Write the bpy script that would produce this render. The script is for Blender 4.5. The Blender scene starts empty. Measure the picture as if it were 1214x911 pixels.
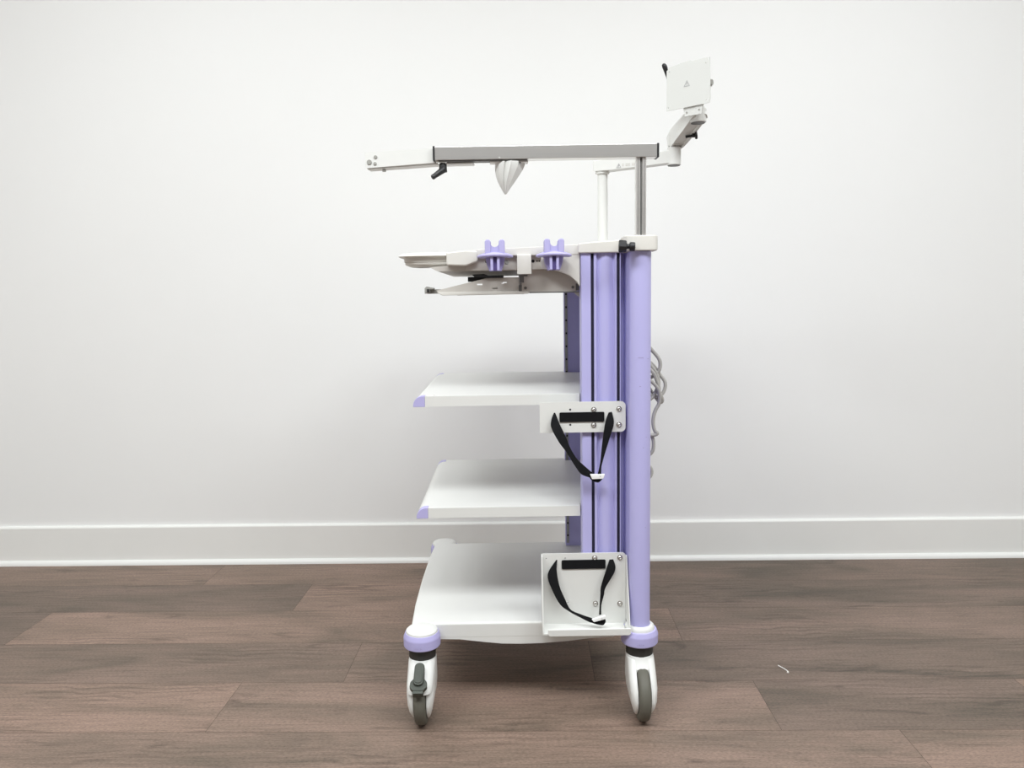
import bpy, bmesh, math, random
from mathutils import Vector, Matrix
random.seed(4)
PI = math.pi
sc = bpy.context.scene
COL = sc.collection

# ------------------------------------------------------------------ materials
def srgb(r, g, b):
    f = lambda c: (c/255/12.92 if c/255 <= .04045 else ((c/255+.055)/1.055)**2.4)
    return (f(r), f(g), f(b), 1)

def mat(name, col, rough=.5, metal=0, var=.03, scale=14, bump=0, bscale=120, spec=.5, stretch=None):
    m = bpy.data.materials.new(name); m.use_nodes = True
    nt = m.node_tree; b = nt.nodes['Principled BSDF']
    b.inputs['Roughness'].default_value = rough
    b.inputs['Metallic'].default_value = metal
    b.inputs['Specular IOR Level'].default_value = spec
    tc = nt.nodes.new('ShaderNodeTexCoord'); mp = nt.nodes.new('ShaderNodeMapping')
    if stretch: mp.inputs['Scale'].default_value = stretch
    nt.links.new(tc.outputs['Object'], mp.inputs['Vector'])
    n = nt.nodes.new('ShaderNodeTexNoise'); n.inputs['Scale'].default_value = scale; n.inputs['Detail'].default_value = 4
    nt.links.new(mp.outputs['Vector'], n.inputs['Vector'])
    mx = nt.nodes.new('ShaderNodeMix'); mx.data_type = 'RGBA'
    c = col
    mx.inputs[6].default_value = tuple(max(0, v*(1-var)) for v in c[:3]) + (1,)
    mx.inputs[7].default_value = tuple(min(1, v*(1+var)) for v in c[:3]) + (1,)
    nt.links.new(n.outputs['Fac'], mx.inputs[0])
    nt.links.new(mx.outputs[2], b.inputs['Base Color'])
    if bump:
        n2 = nt.nodes.new('ShaderNodeTexNoise'); n2.inputs['Scale'].default_value = bscale
        nt.links.new(mp.outputs['Vector'], n2.inputs['Vector'])
        bp = nt.nodes.new('ShaderNodeBump'); bp.inputs['Strength'].default_value = bump; bp.inputs['Distance'].default_value = .001
        nt.links.new(n2.outputs['Fac'], bp.inputs['Height']); nt.links.new(bp.outputs['Normal'], b.inputs['Normal'])
    return m

M = dict(
    white=mat('white_powder_coat', (.73, .73, .705, 1), .42, var=.015, bump=.05, bscale=400),
    plategrey=mat('pale_grey_powder_coat', (.655, .66, .635, 1), .45, var=.015),
    cream=mat('cream_plastic', (.71, .69, .645, 1), .45, var=.02),
    greymetal=mat('grey_beige_sheet_metal', (.56, .53, .49, 1), .45, var=.03),
    dgrey=mat('dark_grey_metal', (.14, .14, .135, 1), .5, var=.1),
    purple=mat('lavender_paint', (.47, .45, .755, 1), .40, var=.02, bump=.05, bscale=500),
    purple_plastic=mat('lavender_plastic', (.46, .43, .72, 1), .42, var=.03),
    purple_dark=mat('dark_violet', (.115, .085, .26, 1), .5, var=.05),
    groove=mat('painted_groove_shade', (.022, .020, .045, 1), .6, var=.08),  # near-black violet standing in for shade deep in the column grooves
    black=mat('black_plastic', (.012, .012, .013, 1), .45, var=.2),
    web=mat('black_webbing', (.008, .008, .009, 1), .85, var=.3, scale=300, bump=.3, bscale=900, spec=.15),
    hole=mat('dark_hole', (.01, .01, .012, 1), .8, var=.1),
    steel=mat('brushed_stainless', (.76, .745, .725, 1), .32, 1, var=.07, scale=60, stretch=(.12, 6, 6), bump=.05, bscale=200),
    chrome=mat('chrome_bolt', (.62, .61, .59, 1), .25, 1, var=.05),
    zinc=mat('zinc_strip', (.34, .335, .31, 1), .5, .1, var=.1),
    tyre=mat('grey_olive_rubber', (.115, .11, .088, 1), .6, var=.12, scale=30),
    pedal=mat('dark_olive_plastic', (.055, .062, .05, 1), .55, var=.1),
    collar=mat('charcoal_plastic', (.028, .027, .024, 1), .55, var=.1),
    buckle=mat('white_buckle_plastic', (.88, .88, .87, 1), .35, var=.02),
    cord=mat('grey_cord_rubber', (.47, .455, .43, 1), .5, var=.06),
    mark=mat('grey_print', (.42, .42, .42, 1), .6, var=.05),
    scuff=mat('scuff_grey', (.34, .31, .52, 1), .7, var=.2),
    wall=mat('wall_paint_white', (.885, .885, .875, 1), .75, var=.012, scale=3, bump=.12, bscale=160, spec=.25),
    wall_grey=mat('wall_paint_grey', (.45, .45, .45, 1), .75, var=.012, scale=3, spec=.25),
    base=mat('baseboard_paint', (.87, .87, .845, 1), .45, var=.025, scale=6),
    shoe=mat('shoe_moulding_paint', (.86, .86, .84, 1), .4, var=.01),
    gap=mat('floor_gap', (.045, .034, .03, 1), .8, var=.1),
    scrap=mat('white_scrap', (.85, .84, .8, 1), .5, var=.02),
)

def wood():
    m = bpy.data.materials.new('vinyl_oak_planks'); m.use_nodes = True
    nt = m.node_tree; N = nt.nodes.new; L = nt.links.new; b = nt.nodes['Principled BSDF']
    uv = N('ShaderNodeUVMap'); uv.uv_map = 'grain'
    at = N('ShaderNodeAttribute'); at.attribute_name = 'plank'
    def mapped(sx, sy):
        mp = N('ShaderNodeMapping'); mp.inputs['Scale'].default_value = (sx, sy, 1); L(uv.outputs['UV'], mp.inputs['Vector']); return mp
    def noise(mp, scale, detail=6, dist=0., rough=.6):
        n = N('ShaderNodeTexNoise'); n.inputs['Scale'].default_value = scale; n.inputs['Detail'].default_value = detail
        n.inputs['Distortion'].default_value = dist; n.inputs['Roughness'].default_value = rough
        L(mp.outputs['Vector'], n.inputs['Vector']); return n
    def ramp(src, stops):
        r = N('ShaderNodeValToRGB'); e = r.color_ramp.elements
        e[0].position, e[0].color = stops[0]; e[1].position, e[1].color = stops[-1]
        for p, c in stops[1:-1]:
            x = e.new(p); x.color = c
        L(src, r.inputs['Fac']); return r
    def mix(mode, fac, a, c):
        x = N('ShaderNodeMix'); x.data_type = 'RGBA'; x.blend_type = mode
        if isinstance(fac, float): x.inputs[0].default_value = fac
        else: L(fac, x.inputs[0])
        L(a, x.inputs[6]); L(c, x.inputs[7]); return x.outputs[2]
    g = lambda v: (v, v, v, 1)
    # broad zones inside a plank: pinkish brown against greyer brown
    zone = noise(mapped(1.0, 4.5), 1.6, 3, .6)
    base = ramp(zone.outputs['Fac'], [(.30, (.150, .118, .092, 1)), (.50, (.238, .174, .138, 1)), (.70, (.295, .210, .170, 1))])
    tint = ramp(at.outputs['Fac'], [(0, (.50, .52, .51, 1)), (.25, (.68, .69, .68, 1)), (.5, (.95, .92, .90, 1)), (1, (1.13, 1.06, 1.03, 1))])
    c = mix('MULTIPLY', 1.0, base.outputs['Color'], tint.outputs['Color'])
    # long fine grain
    fine = noise(mapped(2.2, 70), 3.0, 9, .3, .7)
    fr = ramp(fine.outputs['Fac'], [(.30, g(.58)), (.50, g(1.0)), (.72, g(1.20))])
    c = mix('MULTIPLY', .85, c, fr.outputs['Color'])
    # cathedral figure
    wv = N('ShaderNodeTexWave'); wv.wave_type = 'BANDS'; wv.bands_direction = 'Y'
    wv.inputs['Scale'].default_value = 9; wv.inputs['Distortion'].default_value = 9; wv.inputs['Detail'].default_value = 4
    wv.inputs['Detail Scale'].default_value = 1.3
    L(mapped(.55, 1.6).outputs['Vector'], wv.inputs['Vector'])
    wr = ramp(wv.outputs['Fac'], [(0, g(.66)), (.4, g(1.0)), (1, g(1.08))])
    wm = ramp(noise(mapped(1.2, 3.5), 1.7, 2).outputs['Fac'], [(.5, g(0)), (.66, g(.8))])
    c = mix('MULTIPLY', wm.outputs['Color'], c, wr.outputs['Color'])
    # dark smudges / knots
    kn = noise(mapped(3.0, 13), 1.5, 4, 1.0)
    kr = ramp(kn.outputs['Fac'], [(.27, g(.48)), (.40, g(1.0))])
    c = mix('MULTIPLY', .75, c, kr.outputs['Color'])
    sp = noise(mapped(130, 330), 1.0, 3)
    sr = ramp(sp.outputs['Fac'], [(.33, g(.66)), (.5, g(1.0)), (.70, g(1.28))])
    c = mix('MULTIPLY', .8, c, sr.outputs['Color'])
    L(c, b.inputs['Base Color'])
    b.inputs['Roughness'].default_value = .50; b.inputs['Specular IOR Level'].default_value = .30
    bp = N('ShaderNodeBump'); bp.inputs['Strength'].default_value = .10; bp.inputs['Distance'].default_value = .001
    L(fine.outputs['Fac'], bp.inputs['Height']); L(bp.outputs['Normal'], b.inputs['Normal'])
    return m
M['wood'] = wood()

# ------------------------------------------------------------------ mesh kit
OFF = Vector((0, 2.055, 0))          # centre of the cart: part meshes are stored relative to it
class MB:
    def __init__(s): s.bm = bmesh.new()
    def _merge(s, t, bev=0, seg=2, ang=30):
        if bev:
            es = [e for e in t.edges if len(e.link_faces) == 2 and e.calc_face_angle(0) > math.radians(ang)]
            bmesh.ops.bevel(t, geom=es, offset=bev, segments=seg, profile=.5, affect='EDGES', clamp_overlap=True)
        me = bpy.data.meshes.new('t'); t.to_mesh(me); t.free(); s.bm.from_mesh(me); bpy.data.meshes.remove(me)
        return s
    def box(s, x0, x1, y0, y1, z0, z1, bev=0, seg=2, mx=None):
        t = bmesh.new(); bmesh.ops.create_cube(t, size=1)
        for v in t.verts:
            v.co = Vector(((x0+x1)/2+v.co.x*(x1-x0), (y0+y1)/2+v.co.y*(y1-y0), (z0+z1)/2+v.co.z*(z1-z0)))
        if bev:
            bmesh.ops.bevel(t, geom=t.edges[:], offset=bev, segments=seg, profile=.5, affect='EDGES', clamp_overlap=True)
        if mx: bmesh.ops.transform(t, matrix=mx, verts=t.verts)
        return s._merge(t)
    def prism(s, poly, axis, a, b, bev=0, seg=2, mx=None):
        """poly in the two remaining axes (x,y)/(x,z)/(y,z), extruded along axis from a to b"""
        t = bmesh.new()
        P = {'z': lambda u, v, w: (u, v, w), 'y': lambda u, v, w: (u, w, v), 'x': lambda u, v, w: (w, u, v)}[axis]
        lo = [t.verts.new(P(u, v, a)) for u, v in poly]; hi = [t.verts.new(P(u, v, b)) for u, v in poly]
        n = len(poly); t.faces.new(lo[::-1]); t.faces.new(hi)
        for i in range(n): t.faces.new((lo[i], lo[(i+1) % n], hi[(i+1) % n], hi[i]))
        bmesh.ops.recalc_face_normals(t, faces=t.faces)
        if mx: bmesh.ops.transform(t, matrix=mx, verts=t.verts)
        return s._merge(t, bev, seg)
    def cyl(s, p0, p1, r, r2=None, seg=32, bev=0, bseg=2):
        p0 = Vector(p0); p1 = Vector(p1); d = p1-p0
        t = bmesh.new(); bmesh.ops.create_cone(t, cap_ends=True, segments=seg, radius1=r, radius2=r if r2 is None else r2, depth=d.length)
        q = Vector((0, 0, 1)).rotation_difference(d.normalized()).to_matrix().to_4x4()
        bmesh.ops.transform(t, matrix=Matrix.Translation((p0+p1)/2) @ q, verts=t.verts)
        return s._merge(t, bev, bseg, 50)
    def lathe(s, prof, cx, cy, seg=48, sx=1, sy=1):
        t = bmesh.new(); rings = []
        for r, z in prof:
            if r < 1e-6: rings.append([t.verts.new((cx, cy, z))])
            else: rings.append([t.verts.new((cx+sx*r*math.cos(2*PI*k/seg), cy+sy*r*math.sin(2*PI*k/seg), z)) for k in range(seg)])
        for A, B in zip(rings, rings[1:]):
            for k in range(seg):
                a, b = A[k % len(A)], A[(k+1) % len(A)]; c, d = B[(k+1) % len(B)], B[k % len(B)]
                f = list(dict.fromkeys((a, b, c, d)))
                if len(f) > 2: t.faces.new(f)
        for R in (rings[0], rings[-1]):
            if len(R) > 2:
                try: t.faces.new(R)
                except ValueError: pass
        bmesh.ops.recalc_face_normals(t, faces=t.faces)
        return s._merge(t)
    def loft(s, rings, cap=True):
        t = bmesh.new(); R = [[t.verts.new(p) for p in r] for r in rings]; n = len(R[0])
        for A, B in zip(R, R[1:]):
            for k in range(n): t.faces.new((A[k], A[(k+1) % n], B[(k+1) % n], B[k]))
        if cap: t.faces.new(R[0][::-1]); t.faces.new(R[-1])
        bmesh.ops.recalc_face_normals(t, faces=t.faces)
        return s._merge(t)
    def tube(s, pts, r, seg=10, n=8):
        P = smooth(pts, n); rings = []; up = Vector((0, 0, 1))
        for i, p in enumerate(P):
            d = (P[min(i+1, len(P)-1)]-P[max(i-1, 0)]).normalized()
            if i == 0: side = d.orthogonal().normalized()
            else: side = (side-d*side.dot(d)).normalized()
            o = d.cross(side)
            rings.append([p+r*(math.cos(2*PI*k/seg)*side+math.sin(2*PI*k/seg)*o) for k in range(seg)])
        return s.loft(rings)
    def ribbon(s, A, B, th=.0016, n=6):
        """webbing between two edge paths, with thickness"""
        A = smooth(A, n); B = smooth(B, n); rings = []
        for i in range(len(A)):
            a, b = A[i], B[i]; j = min(i+1, len(A)-1); k = max(i-1, 0)
            d = ((A[j]+B[j])-(A[k]+B[k])).normalized(); w = b-a
            nrm = d.cross(w if w.length > 1e-5 else Vector((1, 0, 0))).normalized()*th/2
            rings.append([a-nrm, b-nrm, b+nrm, a+nrm])
        return s.loft(rings)
    def plate(s, outs, o, u, v, th, bev=0):
        """flat sheet with holes: outlines in (u,v), first is the border"""
        cu = bpy.data.curves.new('c', 'CURVE'); cu.dimensions = '2D'; cu.fill_mode = 'BOTH'; cu.extrude = th/2; cu.bevel_depth = bev
        for poly in outs:
            sp = cu.splines.new('POLY'); sp.points.add(len(poly)-1); sp.use_cyclic_u = True
            for p, q in zip(sp.points, poly): p.co = (q[0], q[1], 0, 1)
        ob = bpy.data.objects.new('c', cu); me = bpy.data.meshes.new_from_object(ob)
        t = bmesh.new(); t.from_mesh(me); bmesh.ops.remove_doubles(t, verts=t.verts, dist=1e-6)
        u = Vector(u).normalized(); v = Vector(v).normalized(); w = u.cross(v)
        mx = Matrix.Translation(o) @ Matrix((u, v, w)).transposed().to_4x4()
        bmesh.ops.transform(t, matrix=mx, verts=t.verts); bmesh.ops.recalc_face_normals(t, faces=t.faces)
        bpy.data.objects.remove(ob); bpy.data.curves.remove(cu); bpy.data.meshes.remove(me)
        return s._merge(t)
    def build(s, name, m, parent=None, label=None, ang=32, local=True, loc=None, wn=True):
        if loc is None: loc = OFF if local else Vector((0, 0, 0))
        bmesh.ops.translate(s.bm, vec=-Vector(loc), verts=s.bm.verts)
        me = bpy.data.meshes.new(name); s.bm.to_mesh(me); s.bm.free()
        for p in me.polygons: p.use_smooth = True
        me.set_sharp_from_angle(angle=math.radians(ang))
        me.materials.append(M[m])
        o = bpy.data.objects.new(name, me); COL.objects.link(o)
        if wn:
            wm = o.modifiers.new('weighted_normal', 'WEIGHTED_NORMAL'); wm.keep_sharp = True; wm.weight = 100
        if parent is not None: o.parent = parent
        if label: o['label'] = label
        return o

def smooth(pts, n=8):
    P = [Vector(p) for p in pts]
    if len(P) < 3: return P
    out = []
    for i in range(len(P)-1):
        p0, p1, p2, p3 = P[max(i-1, 0)], P[i], P[i+1], P[min(i+2, len(P)-1)]
        for k in range(n):
            t = k/n
            out.append(.5*((2*p1)+(p2-p0)*t+(2*p0-5*p1+4*p2-p3)*t*t+(3*p1-p0-3*p2+p3)*t**3))
    out.append(P[-1]); return out

def rrect(x0, x1, z0, z1, r, n=6, which=(1, 1, 1, 1)):
    """rounded rectangle, corners in the order bl, br, tr, tl"""
    out = []
    for (cx, cz, a0), w in zip(((x0+r, z0+r, PI), (x1-r, z0+r, 1.5*PI), (x1-r, z1-r, 0), (x0+r, z1-r, .5*PI)), which):
        if w: out += [(cx+r*math.cos(a0+PI/2*k/n), cz+r*math.sin(a0+PI/2*k/n)) for k in range(n+1)]
        else: out.append((x0 if cx == x0+r and a0 in (PI, .5*PI) else x1, z0 if a0 in (PI, 1.5*PI) else z1))
    return out
def circ(cx, cz, r, n=16): return [(cx+r*math.cos(2*PI*k/n), cz+r*math.sin(2*PI*k/n)) for k in range(n)]

def tag(o, label, cat, group=None):
    o['label'] = label; o['category'] = cat
    if group: o['group'] = group
    return o
def struct(o): o['kind'] = 'structure'; return o

# ------------------------------------------------------------------ the room
WY = 2.795                      # face of the back wall at floor level
PW = .2285                      # plank width
XL, XR, YF, CH = -3.4, 3.4, -3.2, 2.75
def make_floor():
    bm = bmesh.new(); uv = bm.loops.layers.uv.new('grain'); fa = bm.faces.layers.float.new('plank')
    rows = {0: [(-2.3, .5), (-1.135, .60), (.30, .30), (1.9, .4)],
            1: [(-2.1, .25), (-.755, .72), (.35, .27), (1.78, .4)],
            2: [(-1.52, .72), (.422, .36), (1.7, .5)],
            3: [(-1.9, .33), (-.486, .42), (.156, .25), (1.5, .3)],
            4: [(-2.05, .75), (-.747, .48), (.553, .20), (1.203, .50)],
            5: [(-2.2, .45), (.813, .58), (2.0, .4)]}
    k = 0; y1 = WY
    while y1 > YF:
        y0 = max(YF, y1-PW)
        js = rows.get(k)
        if js is None:
            x = XL+random.random()*1.2; js = []
            while x < XR: js.append((x, random.random())); x += 1.22
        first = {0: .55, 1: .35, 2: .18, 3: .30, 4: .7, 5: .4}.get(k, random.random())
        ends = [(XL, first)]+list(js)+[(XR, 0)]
        for (xa, val), (xb, _) in zip(ends, ends[1:]):
            g = .00045
            vs = [bm.verts.new(p) for p in ((xa+g, y0+g, 0), (xb-g, y0+g, 0), (xb-g, y1-g, 0), (xa+g, y1-g, 0))]
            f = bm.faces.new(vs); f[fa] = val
            ox, oy = random.random()*40, random.random()*40
            for l in f.loops: l[uv].uv = (l.vert.co.x+ox, l.vert.co.y+oy)
        y1 -= PW; k += 1
    vs = [bm.verts.new(p) for p in ((XL, YF, -.0012), (XR, YF, -.0012), (XR, WY, -.0012), (XL, WY, -.0012))]
    sub = bm.faces.new(vs); sub.material_index = 1
    lo = [bm.verts.new((v.co.x, v.co.y, -.05)) for v in vs]
    f = bm.faces.new(lo[::-1]); f.material_index = 1
    for i in range(4):
        f = bm.faces.new((lo[i], lo[(i+1) % 4], vs[(i+1) % 4], vs[i])); f.material_index = 1
    me = bpy.data.meshes.new('floor'); bm.to_mesh(me); bm.free()
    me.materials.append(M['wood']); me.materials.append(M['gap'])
    o = bpy.data.objects.new('floor', me); COL.objects.link(o); struct(o)
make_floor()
struct(MB().box(XL-.1, XR+.1, WY, WY+.1, -.05, CH+.1).build('wall_back', 'wall', local=False))
struct(MB().box(XL-.1, XL, YF-.1, WY, -.05, CH+.1).build('wall_left', 'wall', local=False))
struct(MB().box(XR, XR+.1, YF-.1, WY, -.05, CH+.1).build('wall_right', 'wall', local=False))
struct(MB().box(XL, XR, YF-.1, YF, -.05, CH+.1).build('wall_front', 'wall_grey', local=False))
struct(MB().box(XL, XR, YF, WY, CH, CH+.1).build('ceiling', 'wall', local=False))
# baseboard: flat board with a small rounded top, and a quarter-round shoe at its foot
bp = [(WY, .0), (WY-.013, .0), (WY-.013, .1385), (WY-.011, .1435), (WY-.006, .146), (WY, .1465)]
struct(MB().prism(bp, 'x', XL, XR).build('baseboard_back', 'base', local=False, ang=60))
qr = [(WY-.013, 0), (WY-.013, .017)]+[(WY-.013-.013*math.sin(a), .017*math.cos(a)) for a in [PI/2*k/6 for k in range(1, 7)]]
struct(MB().prism(qr, 'x', XL, XR).build('trim_1', 'shoe', local=False, ang=60))

# ------------------------------------------------------------------ the cart
YC = 2.055
def far(y): return 2*YC-y
cart = bpy.data.objects.new('equipment_cart', None); COL.objects.link(cart)
cart.location = (-.0073, 2.0549, 0); cart.rotation_euler = (0, 0, math.radians(1.4))
tag(cart, 'white and lavender wheeled equipment cart with shelves, twin columns and a monitor arm', 'cart')

NY, FY = 1.735, far(1.735)       # caster lines
FX, RX = -.2585, .2475           # caster columns

# --- base platform
def base_platform():
    mb = MB()
    zt, zb = .212, .172
    out = [(-.291, 1.757)]
    y0, y1 = 1.757, far(1.757)
    poly = [(-.285, y0), (.262, y0), (.262, y1), (-.285, y1), (-.291, y1-.12), (-.293, YC), (-.291, y0+.12)]
    mb.prism(poly, 'z', zb, zt, .006, 3)
    for x in (FX, RX):
        for y in (NY, FY):
            R_ = .0372 if x < 0 else .031
            mb.lathe([(.0, zb+.02), (R_, zb+.02), (R_, .2035), (R_-.001, .2075), (R_-.0042, .2105), (R_-.0112, .2122), (0, .2126)], x, y)
    # side skirts with the belly that hangs below the edge
    sk = [(-.226, .18), (-.226, .1725), (-.173, .1711), (-.123, .1646), (-.0735, .159), (-.03, .1578), (.02, .1584), (.08, .1622), (.13, .168), (.19, .1715), (.2, .18)]
    for y in (1.7575, far(1.7575)-.012): mb.prism(sk, 'y', y, y+.012)
    return mb.build('base_platform', 'white', cart)
base = base_platform()
MB().prism([(-.172, .185), (-.158, .160), (.083, .160), (.100, .168), (.11, .185)], 'y', 1.80, 2.31, .002).build('underframe', 'white', cart)
MB().cyl((-.122, 1.80, .166), (-.122, 1.7985, .166), .003, seg=12).build('underframe_screw', 'hole', cart)

# --- casters
def caster(x, y, sgn, rear, pedal):
    """sgn -1: wheel trails towards the viewer side, +1 away"""
    c = MB()
    # hood and two cheeks that taper down around the wheel
    yy = lambda d: y+sgn*d
    def ring(z, xi, xo, ya, yb):
        r = min(.008, abs(xo-xi)*.45)
        pts = []
        s = 1 if xo > xi else -1
        for a in range(5):
            t = PI/2*a/4; pts.append((xo-s*r*(1-math.sin(t)), ya+.016*(1-math.cos(t))**1 if False else ya+.014*(1-math.sin(PI/2-t)) , z))
        ptsb = []
        return pts
    lev = [(.140, .0312, -.031, .031), (.125, .0316, -.031, .046), (.105, .0318, -.032, .062), (.085, .0315, -.034, .078), (.0625, .0295, -.028, .084), (.045, .0262, -.012, .080), (.03, .0225, .008, .068), (.020, .0195, .022, .055)]
    for s in (1, -1):
        R = []
        for z, w, ya, yb in lev:
            xi = .0150; xo = w
            e = min(.020, (yb-ya)*.45)
            prof = [(xi, ya+.001), (xi+(xo-xi)*.45, ya+.002), (xi+(xo-xi)*.85, ya+e*.45), (xo, ya+e), (xo, yb-e), (xi+(xo-xi)*.85, yb-e*.45), (xi+(xo-xi)*.45, yb-.002), (xi, yb-.001)]
            R.append([(x+s*a, yy(b), z) for a, b in prof])
        c.loft(R)
    # hood over the wheel, closed towards the front with an arch
    H = []; hood = [(.145, .0312, -.031, .031), (.1385, .0314, -.031, .034), (.130, .0316, -.031, .041), (.1215, .0317, -.031, .047)]
    if pedal: hood = hood[:1]+[(.138, .0314, -.031, .040), (.129, .0316, -.031, .056), (.120, .0314, -.031, .072), (.110, .0308, .010, .085), (.100, .0300, .030, .0915), (.094, .0290, .040, .0930)]
    for z, w, ya, yb in hood:
        n = 20; cyy = (ya+yb)/2; hy = (yb-ya)/2
        H.append([(x+w*(abs(math.cos(a))**.75)*(1 if math.cos(a) > 0 else -1), yy(cyy+hy*(abs(math.sin(a))**.85)*(1 if math.sin(a) > 0 else -1)), z) for a in [2*PI*k/n for k in range(n)]])
    c.loft(H)
    for s in ((1, -1) if not pedal else ()):      # fillets of the wheel arch
        a = [(s*.0152, .1225), (s*.0152, .108), (s*.0140, .114), (s*.0120, .1185), (s*.008, .1222)]
        c.prism([(x+p, q) for p, q in a], 'y', min(yy(-.02), yy(.046)), max(yy(-.02), yy(.046)))
    p = c.build('caster', 'white', cart, ang=40)
    w = MB(); R_ = .0625; cy = yy(.034)
    prof = [(-.0115, .026), (-.0125, .035), (-.0135, .048), (-.0130, .056), (-.0105, .0605), (-.005, .0625), (.005, .0625), (.0105, .0605), (.0130, .056), (.0135, .048), (.0125, .035), (.0115, .026)]
    n = 48; rings = []
    for k in range(n+1):
        a = 2*PI*k/n
        rings.append([(x+dx, cy+rr*math.cos(a), R_+rr*math.sin(a)) for dx, rr in prof])
    w.loft(rings, cap=False)
    w.build('wheel', 'tyre', p, label='grey rubber wheel', ang=70, wn=False)
    h = MB(); h.cyl((x-.0115, cy, R_), (x+.0115, cy, R_), .028); h.cyl((x-.024, cy, R_), (x+.024, cy, R_), .008, bev=.001)
    h.build('wheel_hub', 'white', p)
    MB().lathe([(.0, .143), (.0305, .143), (.0312, .1445), (.0312, .172), (.0, .172)], x, y).build('swivel_collar', 'collar', p, label='black swivel collar')
    if pedal:
        t = -math.radians(60)*sgn
        mx = Matrix.Translation((x, yy(.078), .1235)) @ Matrix.Rotation(-t, 4, 'X')
        q = MB()
        q.prism([(-.010, .034), (-.012, .0), (-.0185, -.008), (-.0195, -.020), (-.012, -.029), (.012, -.029), (.0195, -.020), (.0185, -.008), (.012, 0), (.010, .034)], 'y', -.006, .006, .002, 2, mx)
        q.prism(rrect(-.0112, .0112, -.020, .036, .010), 'y', -.013 if sgn < 0 else 0, 0 if sgn < 0 else .013, .0025, 2, mx)
        q.prism(rrect(-.008, .008, -.016, .014, .007), 'y', -.0148 if sgn < 0 else 0, 0 if sgn < 0 else .0148, .001, 2, mx)
        q.box(-.012, .012, -.004, .012, -.036, -.024, .002, mx=mx)
        q.build('brake_pedal', 'pedal', p, label='dark brake pedal')
    # lavender bumper ring round the corner post
    b = MB().lathe([(.030, .170), (.0405, .170), (.0425, .1725), (.0428, .1905), (.0422, .1945), (.0385, .2030), (.030, .2035)], x, y)
    br = b.build('bumper_ring', 'purple_plastic', p, label='lavender bumper ring')
    if sgn < 0:   # moulded mark, worn and not readable
        k = MB()
        for dx, ww in ((-.010, .004), (-.007, .0025), (-.0055, .005), (-.002, .003), (.001, .0045), (.003, .002)):
            a = math.asin((dx)/.0428); k.box(-.0004, .0004, -.0431, -.0425, .1785-ww*.3, .1785+ww*.5, mx=Matrix.Translation((x, y, 0)) @ Matrix.Rotation(a, 4, 'Z') @ Matrix.Translation((0, 0, .1785)) @ Matrix.Rotation(dx*90, 4, 'Y') @ Matrix.Translation((0, 0, -.1785)))
        k.build('moulded_mark', 'scuff', br)
    return p
caster(FX, NY, -1, False, True); caster(RX, NY, -1, True, False)
caster(FX, FY, 1, False, True); caster(RX, FY, 1, True, False)

# --- columns: an aluminium profile with two grooves, a bulge and a round tube
def column_poly(mir):
    P = []
    a = lambda x, y: P.append((x, y))
    Y0 = 1.765
    a(.1185, 1.800); a(.1185, Y0+.004); a(.1200, Y0+.001); a(.1225, Y0)
    a(.1405, Y0); a(.1412, Y0+.001); a(.1412, Y0+.022); a(.1482, Y0+.022); a(.1482, Y0+.001); a(.1490, Y0)   # first groove
    a(.1530, Y0); a(.1555, Y0+.006); a(.1585, Y0+.0085)
    for k in range(9):                                                   # bulge
        t = -1+2*k/8; a(.1755+.0155*t, Y0+.0015+.0065*t*t)
    a(.1930, Y0+.0085); a(.1950, Y0+.004); a(.1958, Y0)
    a(.1990, Y0); a(.1998, Y0+.001); a(.1998, Y0+.022); a(.2068, Y0+.022); a(.2068, Y0+.001); a(.2076, Y0)   # second groove
    a(.2085, Y0); a(.2092, Y0+.030); a(.2195, Y0+.030); a(.2215, Y0+.001)
    cx, cy, r = .2470, 1.736, .0242                                      # tube
    for k in range(25):
        t = math.radians(160+ (445-160)*k/24); a(cx+r*math.cos(t), cy+r*math.sin(t))
    a(.2560, 1.800)
    return [(x, far(y)) for x, y in P] if mir else P
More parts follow.
